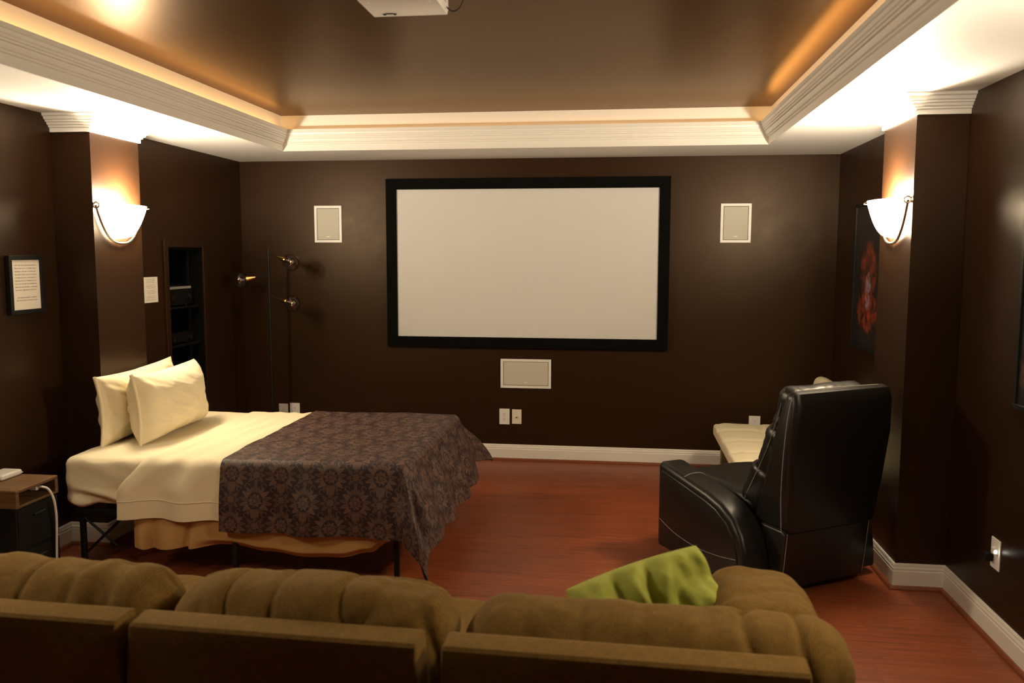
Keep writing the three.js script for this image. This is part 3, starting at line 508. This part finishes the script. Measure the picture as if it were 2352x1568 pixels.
// ------------------------------------------------------------------ nightstand, device, cables
{
  const g = thing('nightstand', 'small nightstand with wooden top tray and black body beside the bed', 'nightstand', [0.155, 0, 3.0]);
  const wood = std({ color: lin(0.27, 0.17, 0.085), roughness: 0.5, map: canvasTex(512, 512, (c, w, h) => { c.fillStyle = '#e8dccb'; c.fillRect(0, 0, w, h); for (let i = 0; i < 700; i++) { c.strokeStyle = `rgba(110,80,50,${0.06 + rnd() * 0.16})`; c.lineWidth = 0.6 + rnd() * 2; const y = rnd() * h; c.beginPath(); c.moveTo(0, y); c.bezierCurveTo(w / 3, y + rnd() * 8 - 4, w * 0.66, y + rnd() * 8 - 4, w, y); c.stroke(); } }) });
  const hx = 0.142, hz = 0.152;
  mesh('top', metreUV(rbox(-hx, hx, 0.532, 0.548, -hz, hz, 0.003, 2)), wood, g);
  mesh('tray_floor', metreUV(rbox(-hx, hx, 0.458, 0.470, -hz, hz, 0.003, 2)), wood, g);
  for (const z of [-hz, hz - 0.022]) mesh('tray_side', metreUV(rbox(-hx, hx, 0.470, 0.532, z, z + 0.022, 0.003, 2)), wood, g);
  mesh('tray_back', metreUV(box(-hx, -hx + 0.012, 0.470, 0.532, -hz + 0.022, hz - 0.022)), M.dark, g);
  mesh('body', metreUV(rbox(-hx + 0.004, hx - 0.008, 0.02, 0.458, -hz + 0.004, hz - 0.004, 0.006, 2)), M.dark, g);
  for (const y of [0.03, 0.245]) { const d = mesh('drawer_front', metreUV(rbox(hx - 0.010, hx - 0.001, y, y + 0.205, -hz + 0.010, hz - 0.010, 0.003, 2)), M.dark, g); mesh('handle', rbox(hx - 0.002, hx + 0.012, y + 0.15, y + 0.16, -0.04, 0.04, 0.003, 2), M.blackMetal, d); }
  for (const x of [-0.12, 0.12]) for (const z of [-0.13, 0.13]) mesh('foot', cyl(0.012, 0.012, 0.022, x, 0, z, 12), M.dark, g);
  const r = thing('white_device', 'flat white plastic gadget lying on the nightstand top', 'gadget', [0.055, 0.548, 2.93]);
  mesh('case', rbox(-0.055, 0.055, 0, 0.030, -0.075, 0.075, 0.013, 4), M.whitePlastic, r);
  mesh('rim', rbox(-0.056, 0.056, 0.010, 0.014, -0.076, 0.076, 0.002, 2), M.plate, r);
  const c = thing('charging_cable', 'white charging cable hanging out of the nightstand tray to the floor', 'cable', [0.29, 0, 2.97]);
  mesh('cord', tube([[-0.03, 0.513, 0.005], [0.0, 0.520, 0.0], [0.022, 0.508, -0.018], [0.034, 0.46, -0.04], [0.036, 0.38, -0.055], [0.030, 0.28, -0.062], [0.026, 0.18, -0.06], [0.03, 0.10, -0.05], [0.045, 0.02, -0.02], [0.07, 0.006, 0.06]], 0.0058, 80, 8), M.whitePlastic, c);
  mesh('connector', rbox(-0.052, -0.012, 0.504, 0.522, -0.006, 0.016, 0.004), M.whitePlastic, c);
}

// ------------------------------------------------------------------ cream futon along the right wall
{
  const g = thing('cream_futon', 'low cream tufted futon sofa along the wall behind the recliner', 'futon', [4.26, 0, 0.945]);
  const seat = softBox(0.76, 0.105, 1.19, 0.035, [40, 8, 90], (x, y, z, nx, ny) => ny > 0.5 ? -0.010 * Math.pow(Math.abs(Math.cos(z * 9.2)), 18) - 0.010 * Math.pow(Math.abs(Math.cos((x + 0.06) * 11)), 30) + 0.003 * fbm(x * 6, z * 6) : 0).translate(-0.03, 0.375, 0);
  mesh('seat_cushion', seat, M.cream, g);
  const back = softBox(0.12, 0.44, 1.17, 0.05, [10, 30, 80], (x, y, z, nx) => nx < -0.5 ? -0.010 * Math.pow(Math.abs(Math.cos(z * 9.2)), 18) : 0).rotateZ(-0.26).translate(0.315, 0.580, 0);
  mesh('backrest', back, M.cream, g);
  mesh('frame', metreUV(rbox(-0.36, 0.36, 0.27, 0.32, -0.54, 0.54, 0.006, 2)), M.dark, g);
  for (const x of [-0.33, 0.33]) for (const z of [-0.48, 0.48]) mesh('leg', metreUV(rbox(x - 0.03, x + 0.03, 0, 0.272, z - 0.03, z + 0.03, 0.006, 2)), std({ color: lin(0.17, 0.12, 0.05), roughness: 0.5 }), g);
}

// ------------------------------------------------------------------ black leather recliner
{
  const g = thing('leather_recliner', 'black leather recliner with pale stitching turned towards the screen', 'armchair', [3.962, 0, 2.149], 32 * Math.PI / 180);
  // outline points are [z, y]; extrude runs along z, so turn it to run along local x with z kept
  const slab = (pts, width, bevel, x, curve = false, seg = 4) => { const q = extrude(pts, width, bevel, seg, curve); q.rotateY(-Math.PI / 2).translate(x, 0, 0); return q; };
  const arm = [[-0.42, 0.045], [-0.42, 0.50], [-0.405, 0.522], [-0.38, 0.525], [-0.26, 0.505], [-0.12, 0.480], [0.02, 0.455], [0.13, 0.425], [0.22, 0.375], [0.285, 0.300], [0.320, 0.205], [0.332, 0.12], [0.335, 0.045]];
  for (const s of [-1, 1]) {
    const a = mesh('arm', slab(arm, 0.165, 0.030, s * 0.357), M.leather, g);
    const inset = slab(arm.map(([z, y]) => [z * 0.90 - 0.012, 0.05 + (y - 0.045) * 0.90]), 0.02, 0.008, s * 0.435, false, 3); mesh('side_panel', inset, M.leather, a);
    const top = arm.slice(2).map(([z, y]) => V(s * 0.437, 0.05 + (y - 0.045) * 0.925, z * 0.925 - 0.010)); mesh('stitching', new THREE.TubeGeometry(new THREE.CatmullRomCurve3(top), 70, 0.0016, 5), M.stitch, a);
    mesh('stitching', tube([[s * 0.446, 0.205, -0.385], [s * 0.4462, 0.165, -0.25], [s * 0.4462, 0.145, -0.05], [s * 0.4462, 0.155, 0.12], [s * 0.446, 0.18, 0.270]], 0.0016, 40, 5), M.stitch, a);
    mesh('stitching', tube([[s * 0.44, 0.492, -0.17], [s * 0.40, 0.505, -0.17], [s * 0.33, 0.503, -0.17], [s * 0.285, 0.48, -0.17]], 0.0014, 20, 5), M.stitch, a);
  }
  mesh('seat_cushion', softBox(0.53, 0.17, 0.62, 0.06, [30, 12, 34], (x, y, z, nx, ny) => ny > 0.5 ? 0.012 * (1 - (x / 0.27) ** 2) + 0.003 * fbm(x * 7, z * 7) : 0).translate(0, 0.375, -0.12), M.leather, g);
  mesh('footrest', metreUV(rbox(-0.265, 0.265, 0.06, 0.33, -0.43, -0.36, 0.025, 4)), M.leather, g);
  mesh('base_box', metreUV(box(-0.27, 0.27, 0.05, 0.30, -0.36, 0.28)), M.dark, g);
  mesh('swivel_base', merge([cyl(0.26, 0.25, 0.03, 0, 0, 0, 40), cyl(0.06, 0.06, 0.03, 0, 0.028, 0)]), M.blackMetal, g);
  // back shell: wraps the cushion from behind
  const shell = [[0.17, 0.335], [0.425, 0.335], [0.455, 0.55], [0.480, 0.80], [0.488, 0.97], [0.470, 1.025], [0.430, 1.035], [0.400, 1.02], [0.335, 0.80], [0.255, 0.56]];
  const bs = extrude(shell, 0.590, 0.035, 5); bs.rotateY(-Math.PI / 2);
  { const p = bs.attributes.position; for (let i = 0; i < p.count; i++) { const y = p.getY(i), k = 1 + 0.13 * sstep(0.36, 0.75, y) - 0.045 * sstep(0.85, 1.04, y); p.setX(i, p.getX(i) * k + 0.026); p.setZ(i, p.getZ(i) + (p.getZ(i) > 0.4 ? 0.018 * (1 - (p.getX(i) / 0.3) ** 2) : 0)); } bs.computeVertexNormals(); }
  const back = mesh('back_shell', toCreasedNormals(bs, 0.6), M.leather, g);
  for (const s of [-1, 1]) mesh('stitching', tube([[s * 0.287, 0.345, 0.404], [s * 0.303, 0.55, 0.412], [s * 0.313, 0.80, 0.436], [s * 0.306, 0.96, 0.452], [s * 0.285, 1.018, 0.452]], 0.0017, 50, 5), M.stitch, back);
  mesh('stitching', tube([[-0.27, 1.036, 0.445], [-0.1, 1.039, 0.448], [0.1, 1.039, 0.448], [0.27, 1.036, 0.445]], 0.0017, 30, 5), M.stitch, back);
  // lower skirt panel behind
  const lp = mesh('rear_panel', slab([[0.25, 0.045], [0.395, 0.045], [0.428, 0.33], [0.40, 0.345], [0.25, 0.345]], 0.56, 0.014, 0), M.leather, g);
  for (const s of [-1, 1]) mesh('stitching', tube([[s * 0.268, 0.335, 0.428], [s * 0.268, 0.19, 0.414], [s * 0.268, 0.06, 0.398]], 0.0016, 20, 5), M.stitch, lp);
  // inner back cushion in three soft rolls
  for (const [y, z, h, d, w, lean] of [[0.920, 0.345, 0.25, 0.15, 0.515, -0.26], [0.715, 0.270, 0.27, 0.17, 0.53, -0.30], [0.500, 0.165, 0.27, 0.19, 0.53, -0.40]])
    mesh('back_cushion', softBox(w, h, d, 0.065, [36, 18, 14], (x, yy, zz) => 0.006 * fbm(x * 8, yy * 12, zz * 8) + 0.006 * noise(x * 3, yy * 22, y * 9)).rotateX(-lean * -1 * -1).translate(0, y, z), M.leather, g);
  for (const s of [-1, 1]) mesh('stitching', tube([[s * 0.262, 0.42, 0.10], [s * 0.268, 0.55, 0.175], [s * 0.268, 0.72, 0.265], [s * 0.262, 0.92, 0.335], [s * 0.245, 1.03, 0.35]], 0.0017, 50, 5), M.stitch, g);
}

// ------------------------------------------------------------------ olive sofa in the foreground
{
  const zb = 4.86;   // rear face of the sofa
  const g = thing('olive_sofa', 'olive brown corduroy three-seat sofa seen from behind', 'sofa', [2.42, 0, 4.45], -0.03);
  const units = [[1.145, 1.935, 1.15, 1.90], [1.945, 2.742, 1.935, 2.685], [2.752, 3.735, 2.745, 3.592]];
  units.forEach(([a, b, pa, pb], i) => {
    const w = b - a, cx = (a + b) / 2 - 2.42, sd = i * 5.7;
    const geo = softBox(w, 0.42, 0.26, 0.115, [Math.round(w * 110), 44, 30], (x, y, z, nx, ny, nz) => {
      const top = sstep(-0.05, 0.15, y), q = x * 8.5 + y * 6 + sd + 2.4 * noise(x * 3.3 + sd, y * 2.2) + 1.2 * noise(x * 9, sd);
      let d = 0.016 * fbm(x * 2.4 + sd, y * 3.2, z * 3) + 0.010 * noise(x * 9 + sd, y * 3, z * 2) * top;
      const c = Math.pow(0.5 + 0.5 * Math.sin(q * 3.6), 4); d -= (i === 2 ? (x > 0.1 ? 0.017 : 0.006) : 0.012) * c * top * (nz > -0.4 ? 1 : 0.4);
      d += 0.016 * (1 - Math.pow(2 * x / w, 4)); return d;
    }).rotateX(0.10).translate(cx, [0.578, 0.570, 0.552][i], 4.615 - 4.45);
    mesh('back_cushion', geo, M.olive, g);
    const panel = extrude([[-0.02, 0.10], [0.075, 0.10], [0.075, 0.700], [0.070, 0.738], [0.062, 0.746], [0.0, 0.752], [-0.02, 0.745]], pb - pa, 0.008, 3); panel.rotateY(-Math.PI / 2).translate((pa + pb) / 2 - 2.42, 0, zb - 0.075 - 4.45);
    { const p = panel.attributes.position; for (let k = 0; k < p.count; k++) { const y = p.getY(k), s = sstep(0.70, 0.50, y); p.setX(k, p.getX(k) + s * 0.055 * Math.sign(p.getX(k) - ((pa + pb) / 2 - 2.42)) * (i < 2 ? 1 : 0.3)); } panel.computeVertexNormals(); }
    mesh('back_panel', toCreasedNormals(panel, 0.5), M.olive, g);
    mesh('seat_cushion', softBox(w - 0.01, 0.20, 0.60, 0.07, [40, 12, 36], (x, y, z, nx, ny) => 0.01 * fbm(x * 4 + sd, y * 4, z * 4) + (ny > 0.5 ? 0.02 * (1 - (2 * x / w) ** 2) : 0)).translate(cx, 0.40, 4.26 - 4.45), M.olive, g);
  });
  mesh('base', metreUV(rbox(1.15 - 2.42, 3.60 - 2.42, 0.05, 0.32, 3.99 - 4.45, 4.80 - 4.45, 0.03, 3)), M.olive, g);
  // right arm: a puffed armrest over a flared side panel
  const ar = mesh('armrest', softBox(0.30, 0.20, 0.44, 0.095, [30, 20, 44], (x, y, z) => 0.016 * fbm(x * 4, y * 4, z * 4 + 3) + 0.014 * (1 - (z / 0.22) ** 2) - 0.006 * Math.pow(Math.max(0, Math.sin(z * 26 + x * 9)), 6)).translate(3.56 - 2.42, 0.600, 4.24 - 4.45), M.olive, g);
  const sp = extrude([[3.46, 0.06], [3.835, 0.06], [3.800, 0.40], [3.745, 0.575], [3.700, 0.62], [3.50, 0.62]], 0.74, 0.03, 4); sp.translate(-2.42, 0, 4.40 - 4.45);
  mesh('side_panel', sp, M.olive, g);
  for (const [x, z] of [[-1.2, -0.38], [1.2, -0.38], [-1.2, 0.28], [1.2, 0.28]]) mesh('foot', cyl(0.025, 0.03, 0.055, x, 0, z, 16), M.dark, g);
}
// lime cushion against the arm
{
  const w = 0.44, fold = (u, v, s) => {
    const r = Math.hypot(u, v), a = Math.atan2(v, u); let d = 0.010 * fbm(u * 2, v * 2, s);
    d += 0.044 * Math.pow(Math.abs(Math.sin(a * 4 + 1.1 * r + 2.2 * noise(u, v, 3))), 1.5) * sstep(0.12, 0.6, r) - 0.016 * sstep(0.25, 0.0, r) + 0.014 * noise(u * 5, v * 3 + u * 2, 6); return d;
  };
  const geo = pillowGeo(w, w, 0.16, 72, fold, -0.05);
  const g = thing('lime_cushion', 'crumpled lime green velvet cushion leaning on the sofa arm', 'cushion', [3.275, 0.385, 4.335]);
  const q = new THREE.Group(); const m = new THREE.Matrix4().makeRotationFromEuler(new THREE.Euler(-0.55, 0.25, 0.40)); geo.applyMatrix4(m).translate(0, 0.165, 0);
  mesh('cover', metreUV(geo), M.lime, g);
  const e = []; for (let i = 0; i <= 24; i++) { const v = i / 12 - 1; const f = Math.pow(Math.max(0, 1 - Math.pow(Math.abs(v), 3.2)), 0.55); e.push(V(v * w / 2 * 0.94, v * 0.02, 0.075 * f + fold(v, 0, 1) * Math.min(1, f * 2.2) + 0.002).applyMatrix4(m).add(V(0, 0.165, 0))); }
  mesh('piping', tube(e, 0.004, 60, 6), M.lime, g);
}

renderer.render(scene, camera);
